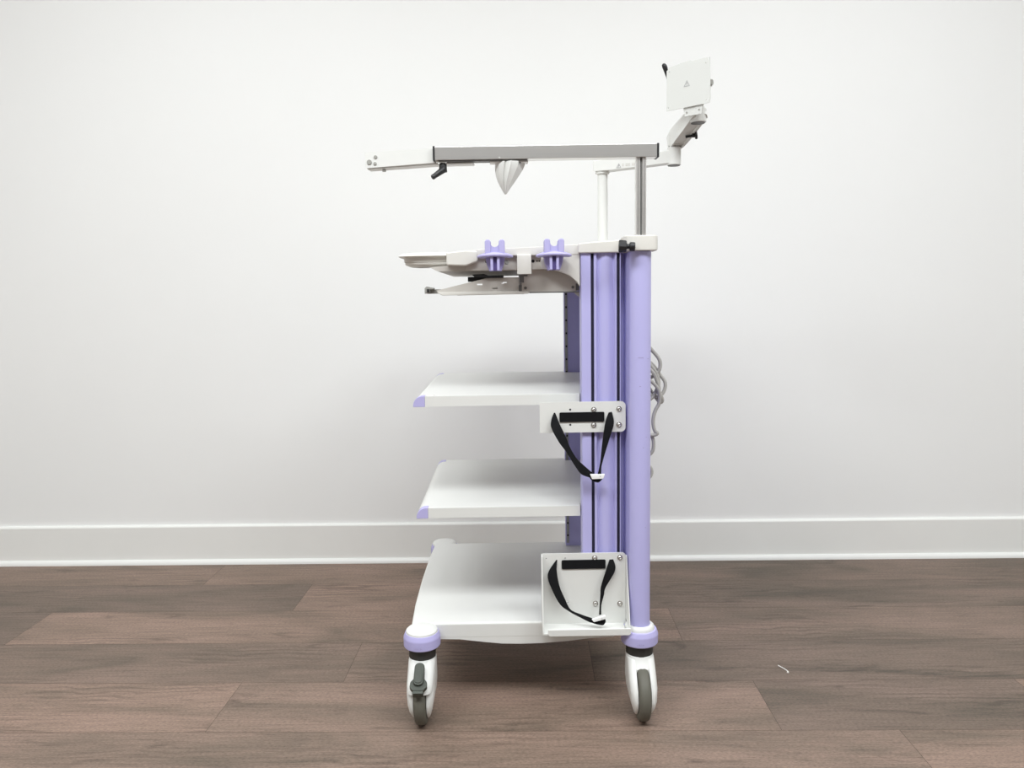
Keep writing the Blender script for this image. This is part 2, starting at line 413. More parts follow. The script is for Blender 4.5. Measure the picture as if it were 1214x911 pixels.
for mir in (False, True):
    mb = MB()
    P = column_poly(mir)
    t0 = mb.prism(P, 'z', .2125, 1.0665)
    c = mb.build('side_column', 'purple', cart, ang=28)
    yi = 1.800; 
    f = (lambda y: far(y)) if mir else (lambda y: y)
    y0, y1 = sorted((f(1.7995), f(1.8035)))
    # slotted shelf strip on the inner face
    s = MB(); hs = []
    z = .245
    while z < 1.03: hs.append(z); z += .0385
    xs = [.1210, .1222, .1272, .1285]; zs = [.222]
    for h in hs: zs += [h-.0028, h+.0028]
    zs.append(1.045)
    t = bmesh.new(); yo, yn = f(1.8003), f(1.8018)
    V = [[t.verts.new((x, yn, z)) for x in xs] for z in zs]
    fs = [t.faces.new((V[a][b], V[a][b+1], V[a+1][b+1], V[a+1][b])) for a in range(len(zs)-1) for b in range(3) if not (b == 1 and a % 2 == 1)]
    ex = bmesh.ops.extrude_face_region(t, geom=fs)
    for v in ex['geom']:
        if isinstance(v, bmesh.types.BMVert): v.co.y = yo
    bmesh.ops.recalc_face_normals(t, faces=t.faces); s._merge(t)
    st = s.build('shelf_strip', 'zinc', c, label='metal strip with a row of small holes')
    ya, yb = sorted((f(1.8002), f(1.8006)))  # dark sheet behind the strip, painting the holes as shaded
    MB().box(.1212, .1283, ya, yb, .225, 1.040).build('strip_hole_shade', 'hole', st, label='dark sheet painted as the shade in the holes')
    # white collar round the foot of the tube
    MB().lathe([(.024, .2), (.0345, .200), (.0343, .2060), (.0330, .2105), (.030, .2135), (.0255, .2145), (.024, .2125)], .2475, f(NY)).build('foot_ring', 'white', c, label='white ring at the foot of the tube')
    if not mir:
        for xa, xb in ((.1413, .1481), (.1999, .2067)):  # added dark strips paint the shade into both grooves
            MB().box(xa, xb, 1.7725, 1.776, .214, 1.066).build('groove_shade_strip', 'groove', c, label='dark strip painted as shade inside the groove')
        for cx_, cz_, w_ in ((.245, .834, .012), (.262, .831, .004), (.258, .656, .002), (.252, .632, .0025), (.257, .448, .003), (.244, .77, .004)):
            a = math.acos((cx_-.247)/.0242)
            m = MB(); m.box(-w_/2, w_/2, -.0243, -.0240, cz_-.0006, cz_+.0006, mx=Matrix.Translation((.247, 1.736, 0)) @ Matrix.Rotation(PI/2-a, 4, 'Z'))
            m.build('scuff_mark', 'scuff', c)

# --- rear cover between the columns
MB().prism(rrect(1.803, far(1.803), .26, 1.05, .01), 'x', .222, .232, .002).build('rear_cover', 'purple', cart)

# --- top cap spanning both columns
def top_cap():
    mb = MB(); y0, y1 = 1.758, far(1.758)
    prof = [(.113, 1.0665), (.113, 1.086), (.118, 1.0895), (.220, 1.0955), (.270, 1.0955), (.272, 1.0665)]
    mb.prism(prof, 'y', y0, y1, .004, 3)
    for y in (1.736, far(1.736)):
        R = [(.208, 1.0665), (.208, 1.100)]
        pl = []
        n = 10
        for k in range(n+1):
            t = PI+PI*k/n; pl.append((.2455+.0375*(abs(math.cos(t))**.55)*(1 if math.cos(t) > 0 else -1), y+(1 if y > YC else -1)*.036*abs(math.sin(t))**.55))
        pl += [(.283, y-(1 if y > YC else -1)*.03), (.208, y-(1 if y > YC else -1)*.03)]
        mb.prism(pl, 'z', 1.0672, 1.100, .003, 2)
    return mb.build('top_cap', 'cream', cart)
cap = top_cap()
k = MB()
k.cyl((.1935, 1.691, 1.0765), (.2105, 1.6895, 1.0757), .0142, .0130, seg=10, bev=.003)
k.cyl((.2095, 1.690, 1.0757), (.2175, 1.6895, 1.0752), .0055)
k.cyl((.2165, 1.6895, 1.0752), (.2285, 1.6885, 1.0746), .0095, bev=.002)
k.cyl((.2225, 1.688, 1.0748), (.2225, 1.702, 1.0748), .006)
k.build('clamp_knob', 'black', cap, label='black clamping knob')

# --- shelves
def shelf(zb, zt, xs, sag):
    mb = MB(); y0, y1 = 1.785, far(1.785)
    t = zt-zb
    # front nosing is a quarter round, the side is plain
    prof = [(.116, zb), (.116, zt), (-.246, zt)]+[(-.246-.0225*math.sin(a), zb+.003+(t-.003)*math.cos(a)) for a in [PI/2*k/8 for k in range(1, 9)]]+[(-.2685, zb)]
    mb.prism([(max(x, -.2415), z) if False else (x, z) for x, z in prof], 'y', y0+.022, y1-.022)
    edge = [(.116, zb), (.116, zt), (-.2415, zt), (-.2415, zb)]
    mb.prism(edge, 'y', y0, y0+.0225); mb.prism(edge, 'y', y1-.0225, y1)
    mb.box(.115, .205, 1.812, far(1.812), zb+.003, zt, .001)
    o = mb.build('shelf', 'white', cart, ang=25)
    for ya, yb in ((y0-.0006, y0+.0215), (y1-.0215, y1+.0006)):
        cp = [(-.2418, zb-.0006), (-.2418, zt+.0006), (-.247, zt+.0006)]+[(-.2475-.0215*math.sin(a), zb+.002+(t-.0015)*math.cos(a)) for a in [PI/2*k/8 for k in range(1, 9)]]+[(-.269, zb-.0006)]
        MB().prism(cp, 'y', ya, yb, .0006, 1).build('corner_cap', 'purple_plastic', o, label='lavender corner cap')
    return o
s1 = shelf(.7225, .7465, 0, 0)
s2 = shelf(.4575, .4815, 0, 0)
MB().cyl((-.2215, 1.80, .7462), (-.2215, 1.80, .7475), .0018, seg=10).build('rivet', 'greymetal', s1)

# --- worktop with bow front tray, side lip and drawer below
def worktop():
    mb = MB()
    y0, y1 = 1.770, far(1.770)
    # main slab
    prof = [(.1165, 1.064), (.1165, 1.0872), (.035, 1.0832), (-.113, 1.079), (-.1813, 1.0730), (-.1825, 1.066), (-.1825, 1.064)]
    mb.prism(prof, 'y', y0, y1, .002, 2)
    # square-ended blocks at the two front corners
    for ya, yb in ((1.768, 1.815), (far(1.815), far(1.768))):
        mb.prism([(-.1825, 1.0735), (-.1825, 1.0445), (-.139, 1.0425), (-.112, 1.052), (-.112, 1.076), (-.139, 1.0775)], 'y', ya, yb, .004, 3)
    # white side cheek next to the column, with its swept lower edge
    ch = [(.1178, 1.0665), (.030, 1.0665), (.030, 1.0335), (.055, 1.031), (.075, 1.0265), (.095, 1.017), (.110, 1.004), (.1178, .9925)]
    for ya, yb in ((1.7715, 1.787), (far(1.787), far(1.7715))): mb.prism(ch, 'y', ya, yb, .0015, 2)
    return mb.build('worktop', 'cream', cart, ang=30)
wt = worktop()
mb = MB()
def trayrim(e, x0=-.2985): return rrect(x0+e, -.165, 1.797+e, 1.960-e*1.8, .034, which=(1, 0, 0, 1))
mb.loft([[(x, y, z) for x, y in trayrim(e)] for e, z in ((.016, 1.0645), (.004, 1.0655), (0, 1.0680), (.002, 1.0715), (.008, 1.0745), (.020, 1.0765))])
mb.loft([[(x, y, z) for x, y in trayrim(e)] for e, z in ((.044, 1.0430), (.026, 1.0445), (.015, 1.0490), (.0135, 1.0520), (.0145, 1.0545), (.0120, 1.0550), (.0115, 1.0650))])
mb.build('front_tray', 'cream', wt, label='rounded cream front tray')
MB().prism([(-.224, 1.0420), (-.205, 1.0325), (-.10, 1.0315), (.03, 1.0325), (.03, 1.0415), (-.17, 1.046)], 'y', 1.79, far(1.79)).build('underside_panel', 'greymetal', wt, label='grey underside panel')
# recessed grey side rail behind the hooks
for ya, yb in ((1.784, 1.800), (far(1.800), far(1.784))): MB().box(-.140, .032, ya, yb, 1.0325, 1.0655, .001).build('side_rail', 'greymetal', wt, label='grey recessed side rail')
def screw(x, y, z, r, parent, m='chrome', d=(0, -1, 0)):
    d = Vector(d); p = Vector((x, y, z))
    s = MB(); s.cyl(p-d*.001, p+d*.0016, r, r*.9, seg=20, bev=.0004, bseg=1)
    o = s.build('screw', m, parent)
    MB().cyl(p+d*.001, p+d*.0019, r*.42, seg=6).build('socket', 'hole', o) if False else None
    return o
for x, z in ((-.0465, 1.0495), (.0555, 1.052)):
    screw(x, 1.784 if x < 0 else 1.7715, z, .0048, wt, 'zinc')
for x, r in ((-.0935, .0025), (.0125, .0036), (.0215, .0018), (.0265, .0018)):
    MB().cyl((x, 1.7835, 1.0515), (x, 1.7846, 1.0515), r, seg=12).build('rail_hole', 'hole', wt)
# tape tab over the rail
MB().prism([(1.7585, 1.0222), (1.7605, 1.0222), (1.7630, 1.0605), (1.7700, 1.0640), (1.7700, 1.0665), (1.7600, 1.0640)], 'x', -.0240, .0078, .0004, 1).build('rail_clip', 'cream', wt, label='plain white clip on the rail')

def hook(xc):
    mb = MB()
    # flange: shallow bowed plate
    R = []
    for e, z in ((.006, 1.0600), (.001, 1.0612), (0, 1.0640), (.003, 1.0668), (.012, 1.0700)):
        n = 28; R.append([(xc+(.0400-e)*math.copysign(abs(math.cos(a))**.8, math.cos(a)), 1.738+(.030-e*.6)*math.copysign(abs(math.sin(a))**.8, math.sin(a)), z-.0028*abs(math.cos(a))**2) for a in [2*PI*k/n for k in range(n)]])
    mb.loft(R)
    for s in (-1, 1):    # prongs, rounded tops
        x0, x1 = sorted((xc+s*.0088, xc+s*.0218))
        top = rrect(x0, x1, 1.060, 1.0965, .0055, which=(0, 0, 1, 1))
        if s < 0: top = [(x + (.004 if False else 0), z) for x, z in top]
        mb.prism(top, 'y', 1.712, 1.752, .0025, 2)
        # fillet into the saddle
        fl = [(xc+s*.0090, 1.0895), (xc+s*.0082, 1.0850), (xc+s*.0050, 1.0815), (xc, 1.0800), (xc, 1.060), (xc+s*.0090, 1.060)]
        mb.prism(fl, 'y', 1.716, 1.750)
    # stem: two tapering webs with outer gussets
    for s in (-1, 1):
        mb.prism([(xc+s*.0042, 1.0295), (xc+s*.0042, 1.0665), (xc+s*.0105, 1.0665), (xc+s*.0098, 1.0295)], 'y', 1.715, 1.766, .0008, 1)
        mb.prism([(xc+s*.009, 1.0295), (xc+s*.009, 1.0650), (xc+s*.0225, 1.0650), (xc+s*.0190, 1.045), (xc+s*.0135, 1.0295)], 'y', 1.738, 1.781, .0008, 1)
    mb.box(xc-.010, xc+.010, 1.762, 1.783, 1.0300, 1.068)
    o = mb.build('scope_hook', 'purple_plastic', cart, ang=35, label='lavender two-pronged hook')
    MB().box(xc-.0043, xc+.0043, 1.7220, 1.7625, 1.0302, 1.0660).build('channel', 'purple_dark', o, label='dark violet channel')  # gap between the webs filled with a darker violet
    return o
hook(-.0724); hook(.0568)

# --- keyboard drawer under the worktop
def slot(x0, x1, z0, z1): return [(x0, z0), (x0, z1), (x1, z1), (x1, z0)]
mb = MB()
wedge = [(-.2095, .9890), (-.2055, .9840), (-.0195, .9850), (-.0195, 1.0165), (-.083, 1.0168), (-.0895, 1.0165)]
mb.plate([wedge, slot(-.1160, -.1040, .9998, 1.0030), slot(-.0565, -.0475, 1.0040, 1.0060), slot(-.0600, -.0545, 1.0025, 1.0040), slot(-.0810, -.0690, .9905, .9932)], (0, 1.803, 0), (1, 0, 0), (0, 0, 1), .002)
mb.box(-.0225, -.0200, 1.803, far(1.803), .9855, 1.0155)
mb.plate([[(x_, z_-(.008 if z_ > 1 else 0)) for x_, z_ in wedge]], (0, far(1.803), 0), (1, 0, 0), (0, 0, 1), .002)
dr = mb.build('keyboard_drawer', 'greymetal', cart, label='grey wedge-sided keyboard drawer')
mb = MB(); mb.prism([(-.2090, .9845), (-.1950, .9775), (.0010, .9785), (.0010, .9835), (-.035, .9850)], 'y', 1.797, 1.803, .0008, 1)
mb.box(-.200, -.01, 1.803, far(1.803), .9785, .9800)
mb.prism([(-.2090, .9845), (-.1950, .9775), (.0010, .9785), (.0010, .9835), (-.035, .9850)], 'y', far(1.803), far(1.797), .0008, 1)
mb.build('drawer_pan', 'cream', dr, label='pale bottom pan of the drawer')
mb = MB(); mb.prism([(-.2370, .9820), (-.2370, .9950), (-.2325, .9990), (-.2165, .9950), (-.2165, .9918), (-.2255, .9918), (-.2255, .9850), (-.2320, .9850)], 'y', 1.805, 1.835, .0006, 1)
mb.box(-.2340, -.200, 1.830, 1.840, .982, .992)
mb.build('drawer_catch', 'zinc', dr, label='small grey catch at the drawer front')
MB().box(-.2318, -.2262, 1.8040, 1.8060, .9855, .9925).build('catch_pad', 'black', dr)
mb = MB(); mb.box(-.1385, -.060, 1.83, 1.845, 1.0085, 1.0195, .001); mb.prism([(-.128, 1.0240), (-.121, 1.0180), (-.100, 1.0175), (-.095, 1.0150), (-.055, 1.0150), (-.055, 1.0215), (-.09, 1.0215), (-.1, 1.0250)], 'y', 1.795, 1.81, .001, 1)
mb.build('drawer_slide', 'black', dr, label='black slide above the drawer')
mb = MB()
hp = [(-.0135, .9815), (-.0135, 1.0335), (.055, 1.0335), (.1178, 1.010), (.1178, .9870), (.110, .9812)]
mb.plate([hp], (0, 1.800, 0), (1, 0, 0), (0, 0, 1), .003); mb.plate([hp], (0, far(1.800), 0), (1, 0, 0), (0, 0, 1), .003)
mb.box(-.012, .117, 1.80, far(1.80), 1.028, 1.030)
hs = mb.build('drawer_housing', 'greymetal', cart, label='grey drawer housing under the worktop')
mb = MB(); mb.box(-.0205, -.0135, 1.7985, 1.802, .9848, .9985); mb.box(-.0185, -.0085, 1.7975, 1.8005, 1.004, 1.0195); mb.box(-.0205, .0, 1.797, 1.8005, 1.0180, 1.0215)
mb.build('latch', 'dgrey', hs)
mb = MB(); mb.box(.004, .1178, 1.7965, 1.801, .9796, .9822); mb.box(.110, .1178, 1.7968, 1.8, .984, 1.0)
mb.build('housing_seam', 'dgrey', hs)
MB().prism([(.106, .9815), (.110, .976), (.12, .9685), (.12, .98)], 'y', 1.806, 1.812).build('housing_gusset', 'cream', hs)
for x in (-.0052, .1035): screw(x, 1.7985, .9918, .0036, hs, 'dgrey')

# --- upright post, steel bar, extension and the hanging tip holder
mb = MB()
for s in (-1, 1):
    mb.prism(rrect(.2477+s*.0065-.0048, .2477+s*.0065+.0048, 1.725, 1.747, .004), 'z', 1.098, 1.2665)
mb.box(.2440, .2515, 1.731, 1.746, 1.098, 1.2665)
MBP = mb.build('steel_post', 'steel', cart, label='stainless grooved upright post')
MB().box(.2462, .2492, 1.7285, 1.732, 1.099, 1.266).build('post_groove', 'dgrey', MBP)
mb = MB(); mb.box(-.1985, .2812, 1.7190, 1.7510, 1.2668, 1.2950, .0012)
bar = mb.build('steel_bar', 'steel', cart, label='long horizontal stainless bar')
mb = MB(); mb.box(.2800, .2848, 1.7183, 1.7517, 1.2660, 1.2958, .0008)
mb.build('end_cap', 'black', bar, label='black end cap')
mb = MB(); mb.box(-.2020, -.1975, 1.7183, 1.7517, 1.2655, 1.2965, .0008)
mb.build('end_cap', 'black', bar, label='black end cap')
MB().box(-.1900, .0010, 1.7225, 1.7475, 1.2640, 1.2672).build('under_slot', 'dgrey', bar)
MB().cyl((-.0590, 1.7190, 1.2702), (-.0590, 1.7183, 1.2702), .0017, seg=12).build('rivet', 'white', bar)
# extension: angle bracket reaching past the bar end
e = MB()
L0, L1 = Vector((-.2005, 1.7330, 0)), Vector((-.3520, 1.7480, 0))
d = (L1-L0).normalized(); side = Vector((-d.y, d.x, 0))
def P(t, s_, z): q = L0+(L1-L0)*t+side*s_; return (q.x, q.y, z)
e.loft([[P(t, 0, zb), P(t, .003, zb), P(t, .003, zt), P(t, 0, zt)] for t, zb, zt in ((-.02, 1.2635, 1.2935), (.98, 1.2565, 1.2900), (1.0, 1.2585, 1.2905))])
e.loft([[P(t, -.002, zb), P(t, -.034, zb), P(t, -.034, zb+.003), P(t, -.002, zb+.003)] for t, zb in ((-.55, 1.2595), (-.02, 1.2605), (.98, 1.2548))])
ex = e.build('extension_arm', 'white', cart, label='white angled extension arm')
pn = -side
if pn.y > 0: pn = -pn
def onface(t, z, o=.0): q = L0+(L1-L0)*t+pn*o; return (q.x, q.y, z)
for t, z, r in ((.938, 1.2690, .0054), (.845, 1.2795, .0038), (.855, 1.2655, .0036)):
    s = MB(); s.cyl(onface(t, z, .002), onface(t, z, .0050), r, seg=20, bev=.0005, bseg=1); s.build('screw', 'zinc', ex)
MB().cyl((-.3125, 1.752, 1.2545), (-.3125, 1.752, 1.2495), .004, seg=12).build('screw', 'zinc', ex)
# clamp lever
mb = MB()
mb.cyl((-.1820, 1.735, 1.2640), (-.1820, 1.735, 1.2600), .0060)
mb.cyl((-.1820, 1.735, 1.2610), (-.1820, 1.735, 1.2435), .0082, .0090, bev=.0015)
mb.cyl((-.1805, 1.732, 1.2490), (-.1990, 1.722, 1.2345), .0074, .0055, seg=20)
mb.cyl((-.1985, 1.7223, 1.2349), (-.2045, 1.719, 1.2302), .0056, .0056, seg=20, bev=.002)
mb.build('clamp_lever', 'black', bar, label='black clamping lever')
mb = MB(); mb.prism([(-.1960, 1.2665), (-.1910, 1.2595), (-.1890, 1.2595), (-.1870, 1.2625), (-.1770, 1.2625), (-.1750, 1.2610), (-.1715, 1.2665), (-.1735, 1.2668), (-.1760, 1.2645), (-.1885, 1.2645), (-.1930, 1.2668)], 'y', 1.724, 1.746)
mb.build('clamp_plate', 'white', bar)
# tip holder: a folded white cone
mb = MB(); R = []
for z, xl, xr, dy in ((1.2635, -.0675, -.004, .026), (1.2570, -.0690, -.0040, .026), (1.2470, -.0690, -.0085, .024), (1.2350, -.0675, -.0165, .021), (1.2220, -.0635, -.0260, .017), (1.2090, -.0570, -.0355, .011), (1.1990, -.0520, -.0420, .006), (1.1955, -.0490, -.0450, .003)):
    c0 = (xl+xr)/2; w = (xr-xl)/2
    R.append([(c0+w*u, 1.742+dy*v, z) for u, v in ((-1, .1), (-.72, -.55), (-.40, -.85), (-.34, -.62), (.06, -1), (.10, -.90), (.55, -.75), (.62, -.50), (1, 0), (.7, .7), (0, 1), (-.7, .8))])
mb.loft(R)
mb.box(-.080, .0030, 1.727, 1.757, 1.2615, 1.2650, .0008)
ho = mb.build('tip_holder', 'white', bar, ang=18, label='white folded cone hanging under the bar')
MB().box(-.020, -.012, 1.7262, 1.730, 1.2588, 1.2618, .0006).build('holder_clip', 'dgrey', ho)

# --- monitor arm
mb = MB(); px, py = .2024, 2.05
mb.cyl((px, py, 1.085), (px, py, 1.286), .0130)
mb.cyl((px, py, 1.085), (px, py, 1.099), .026, .022, bev=.002)
pole = mb.build('monitor_arm', 'white', cart, label='white jointed monitor arm on a round pole')
mb = MB(); mb.cyl((px, py, 1.281), (px, py, 1.292), .0178, bev=.002)
mb.build('pole_collar', 'white', pole)
# lower beam
A = Vector((px, py, 1.300)); B = Vector((.3680, 1.965, 1.3065)); d = (B-A); d.z = 0; d.normalize(); sd = Vector((-d.y, d.x, 0))
mb = MB()
mb.loft([[tuple(q+sd*s_*w+Vector((0, 0, z))) for s_, z in ((-1, -h1), (1, -h1), (1, h2-.003), (.8, h2), (-.8, h2), (-1, h2-.003))] for q, w, h1, h2 in ((A-d*.022, .010, .008, .010), (A-d*.018, .018, .012, .015), (A, .021, .0125, .016), (A+d*.03, .018, .0125, .016), (B-d*.005, .016, .0145, .0165))])
beam = mb.build('lower_beam', 'white', pole)
mb = MB(); mb.cyl((B.x, B.y, 1.2870), (B.x, B.y, 1.3300), .0170, bev=.002)
mb.build('elbow_joint', 'white', pole)
MB().cyl((B.x, B.y, 1.2858), (B.x, B.y, 1.2874), .0145).build('elbow_plug', 'dgrey', pole)
mb = MB(); mb.cyl((B.x-.001, B.y, 1.3290), (B.x-.001, B.y, 1.3340), .0120)
mb.build('elbow_washer', 'zinc', pole)
def triangle(parent, o, u, v, s, name='warning_mark'):
    m = MB(); h = s*.87
    m.plate([[(-s/2, 0), (s/2, 0), (0, h)], [(-s*.34, s*.09), (0, h-.19*s), (s*.34, s*.09)]], o, u, v, .0004)
    w = Vector(u).cross(Vector(v)).normalized()
    m.plate([[(-s*.05, s*.28), (s*.05, s*.28), (s*.05, s*.58), (-s*.05, s*.58)]], o, u, v, .0004)
    m.plate([[(-s*.05, s*.16), (s*.05, s*.16), (s*.05, s*.23), (-s*.05, s*.23)]], o, u, v, .0004)
    return m.build(name, 'mark', parent)
fo = A+d*.050-sd*.0183
triangle(beam, tuple(Vector((fo.x, fo.y, 1.2905))), tuple(d), (0, 0, 1), .013)
m = MB()
for i in range(9):
    q = A+d*(.061+.0042*i)-sd*(.0181-.0001*i)
    for z in (1.2945, 1.2985): 
        if (i*7+int(z*2000)) % 4: m.box(-.0014, .0014, -.0003, .0003, z-.0009, z+.0009, mx=Matrix.Translation((q.x, q.y, 0)) @ Matrix.Rotation(math.atan2(d.y, d.x), 4, 'Z'))
m.build('small_print', 'greymetal', beam)
# upper spring arm
C0 = Vector((.3725, 1.962, 1.347)); C1 = Vector((.4000, 1.862, 1.3845)); d2 = (C1-C0); s2_ = Vector((-d2.y, d2.x, 0)).normalized(); u2 = s2_.cross(d2.normalized())
if u2.z < 0: u2 = -u2
mb = MB(); R = []
for t, w, h in ((-.22, .0110, .016), (-.17, .0145, .023), (0, .0170, .0265), (.25, .0190, .0255), (.7, .0190, .0220), (1.0, .0195, .0190), (1.1, .0185, .0175), (1.16, .0130, .0130)):
    q = C0+d2*t
    R.append([tuple(q+s2_*a*w+u2*b*h) for a, b in ((-1, -.7), (-.75, -.7), (-.6, -.55), (.6, -.55), (.75, -.7), (1, -.7), (1, .7), (.75, 1), (-.75, 1), (-1, .7))])
mb.loft(R)
mb.cyl((B.x, B.y, 1.3325), (B.x, B.y, 1.362), .0150, bev=.002)
mb.cyl((C1.x+.0015, C1.y, 1.366), (C1.x+.0015, C1.y, 1.398), .0195, bev=.003)
sa = mb.build('spring_arm', 'white', pole, ang=30)
MB().cyl((C1.x+.0015, C1.y, 1.3648), (C1.x+.0015, C1.y, 1.3664), .0160).build('arm_plug', 'dgrey', pole)
m = MB()
for k_ in range(5):
    q = C0+d2*(.30+.075*k_)-s2_*.0176*0+s2_*(-.0178)+u2*(-.002); m.box(q.x-.0012, q.x+.0012, q.y-.0012, q.y+.0012, q.z-.0008, q.z+.0008)
m.build('small_print', 'greymetal', pole)
mb = MB(); q = Vector((.386, 1.925, 1.347))
mb.cyl((.386, 1.918, 1.3458), (.408, 1.910, 1.3475), .0030); mb.cyl((.4000, 1.911, 1.3470), (.4065, 1.910, 1.3477), .0048); mb.cyl((.4060, 1.910, 1.3476), (.4115, 1.909, 1.3483), .0095, bev=.0015)
mb.build('tension_knob', 'black', pole, label='black tension knob')
# screen plate: turned sheet with notched top edge
TL = Vector((.3315, 1.875, 1.4960)); u = (Vector((.4122, 1.800, 1.4960))-TL); Wd = u.length; u.normalize(); v = Vector((0, 0, 1)); nrm = u.cross(v)
tilt = math.radians(0)
H = .100
out = [(0, 0), (Wd, .0005), (Wd+.002, .010), (Wd+.001, .055), (Wd, H-.001), (Wd-.003, H-.001), (Wd-.003, H-.006), (Wd-.007, H-.006), (Wd-.007, H-.0005), (.068, H-.001), (.062, H+.001), (.036, H+.0005), (.034, H-.001), (.0045, H-.0035), (.003, H-.008), (0, H-.010)]
mb = MB()
org = Vector((TL.x, TL.y, 1.4960-H))
mb.plate([out, circ(.0065, .006, .0018, 10), circ(Wd-.006, .007, .0018, 10), circ(Wd-.009, H-.012, .0013, 10), circ(.0075, H-.013, .0013, 10)], tuple(org), tuple(u), (0, 0, 1), .0022)
tb = [(.046, -.019), (.088, -.019), (.093, .002), (.042, .002)]
mb.plate([tb, circ(.051, -.0115, .0026, 12), circ(.083, -.010, .0026, 12)], tuple(org+nrm*(-.004)), tuple(u), (0, 0, 1), .0022)
pl = mb.build('screen_plate', 'plategrey', pole, label='square white screen mounting plate')
back = -nrm if nrm.y < 0 else nrm
triangle(pl, tuple(org+u*.0530+v*.046-back*.0013), tuple(u), (0, 0, 1), .016)
cp = org+u*(Wd/2)+v*(H/2)
mb = MB()
mb.cyl(tuple(cp+back*.001), tuple(cp+back*.022), .022, bev=.002)
hx = Vector((.404, 1.868, 0))
mb.cyl((C1.x+.0015, C1.y, 1.396), (C1.x+.0015, C1.y, 1.412), .0135)
mb.loft([[tuple(Vector(q)+Vector((a*.012, b*.012, 0))) for a, b in ((-1, -1), (1, -1), (1, 1), (-1, 1))] for q in ((C1.x+.001, C1.y+.004, 1.405), tuple(cp+back*.030-v*.018), tuple(cp+back*.026+v*.006))])
mb.cyl(tuple(cp+back*.022-u*.020), tuple(cp+back*.022+u*.046), .0100, bev=.002)
th = mb.build('tilt_head', 'white', pole)
e1 = cp+back*.022+u*.0462
mb = MB(); mb.cyl(tuple(e1-u*.001), tuple(e1+u*.003), .0062); mb.build('pivot_screw', 'zinc', pole)
mb = MB()
b0 = Vector((.3205, 1.890, 1.4720))
mb.loft([[(x+math.cos(a)*w, y_+math.sin(a)*w, z) for a in [2*PI*k/12 for k in range(12)]] for x, y_, z, w in ((0.3400, 1.895, 1.461, .0022), (0.3360, 1.890, 1.476, .0032), (0.3320, 1.886, 1.487, .0048), (0.3285, 1.884, 1.497, .0062), (0.3270, 1.884, 1.502, .0058), (0.3262, 1.884, 1.5055, .0030))])
mb.loft([[tuple(Vector(q)+Vector((a*.003, b*.003, 0))) for a, b in ((-1, -1), (1, -1), (1, 1), (-1, 1))] for q in ((0.3400, 1.895, 1.463), tuple(cp+back*.026))])
mb.build('tilt_lever', 'black', pole, label='black tilt lever')

# --- bottle brackets on the near column
def bolt(x, z, parent, y=1.7555):
    o = MB(); o.cyl((x, y+.001, z), (x, y-.001, z), .0062, seg=24)
    o.loft([[(x+r*math.cos(a), yy, z+r*math.sin(a)) for a in [2*PI*k/20 for k in range(20)]] for yy, r in ((y-.001, .0048), (y-.0030, .0044), (y-.0042, .0034), (y-.0046, .0022), (y-.0034, .0019), (y-.0032, .0005))])
    o.build('bolt', 'chrome', parent)
YB = 1.7575
mb = MB()
mb.plate([rrect(.0225, .2183, .6615, .7320, .011, which=(0, 1, 1, 0)), slot(.0550, .0575, .6950, .7065), slot(.1790, .1865, .7000, .7058)], (0, YB, 0), (1, 0, 0), (0, 0, 1), .0032)
mb.cyl((.145, 1.7585, .7137), (.145, 1.78, .7137), .004); mb.cyl((.2033, 1.7585, .7137), (.2033, 1.78, .7137), .004)
ub = mb.build('upper_bracket', 'white', cart, label='white strap bracket plate at mid height')
for z in (.7144, .6794): MB().cyl((.0919, YB-.0018, z), (.0919, YB+.001, z), .0024, seg=14).build('plate_hole_shade', 'hole', ub, label='dark disc painted as the shade in a small threaded hole')  # dark discs instead of cut holes, shade put in as colour
for x, z in ((.1455, .7137), (.2031, .7147), (.1455, .6785), (.2031, .6782)): bolt(x, z, ub)
MB().box(.0905, .0935, 1.7600, 1.7630, .676, .718).build('hole_shadow_strip', 'hole', ub) if False else None
def strap(parent, band, LO, LI, RL, RR, LT, LB, bk, yb):
    m = MB()
    (xa, xb, za, zb) = band
    m.prism(rrect(xa, xb, za, zb, .003), 'y', 1.7530, 1.7548, .0005, 1)     # band in front of the plate
    m.ribbon(LO, LI); m.ribbon(RL, RR); m.ribbon(LT, LB, .003)
    o = m.build('strap', 'web', parent, label='black webbing strap', ang=40)
    b = MB(); b.prism([(x, z) for x, z in bk], 'y', yb-.004, yb+.004, .0015, 2)
    b.build('buckle', 'buckle', o, label='white plastic buckle')
    n = len(bk); cx_ = sum(p[0] for p in bk)/n; cz_ = sum(p[1] for p in bk)/n
    MB().cyl((cx_+.006, yb-.0036, cz_+.001), (cx_+.006, yb-.0046, cz_+.001), .0012, seg=10).build('buckle_pin', 'mark', o)
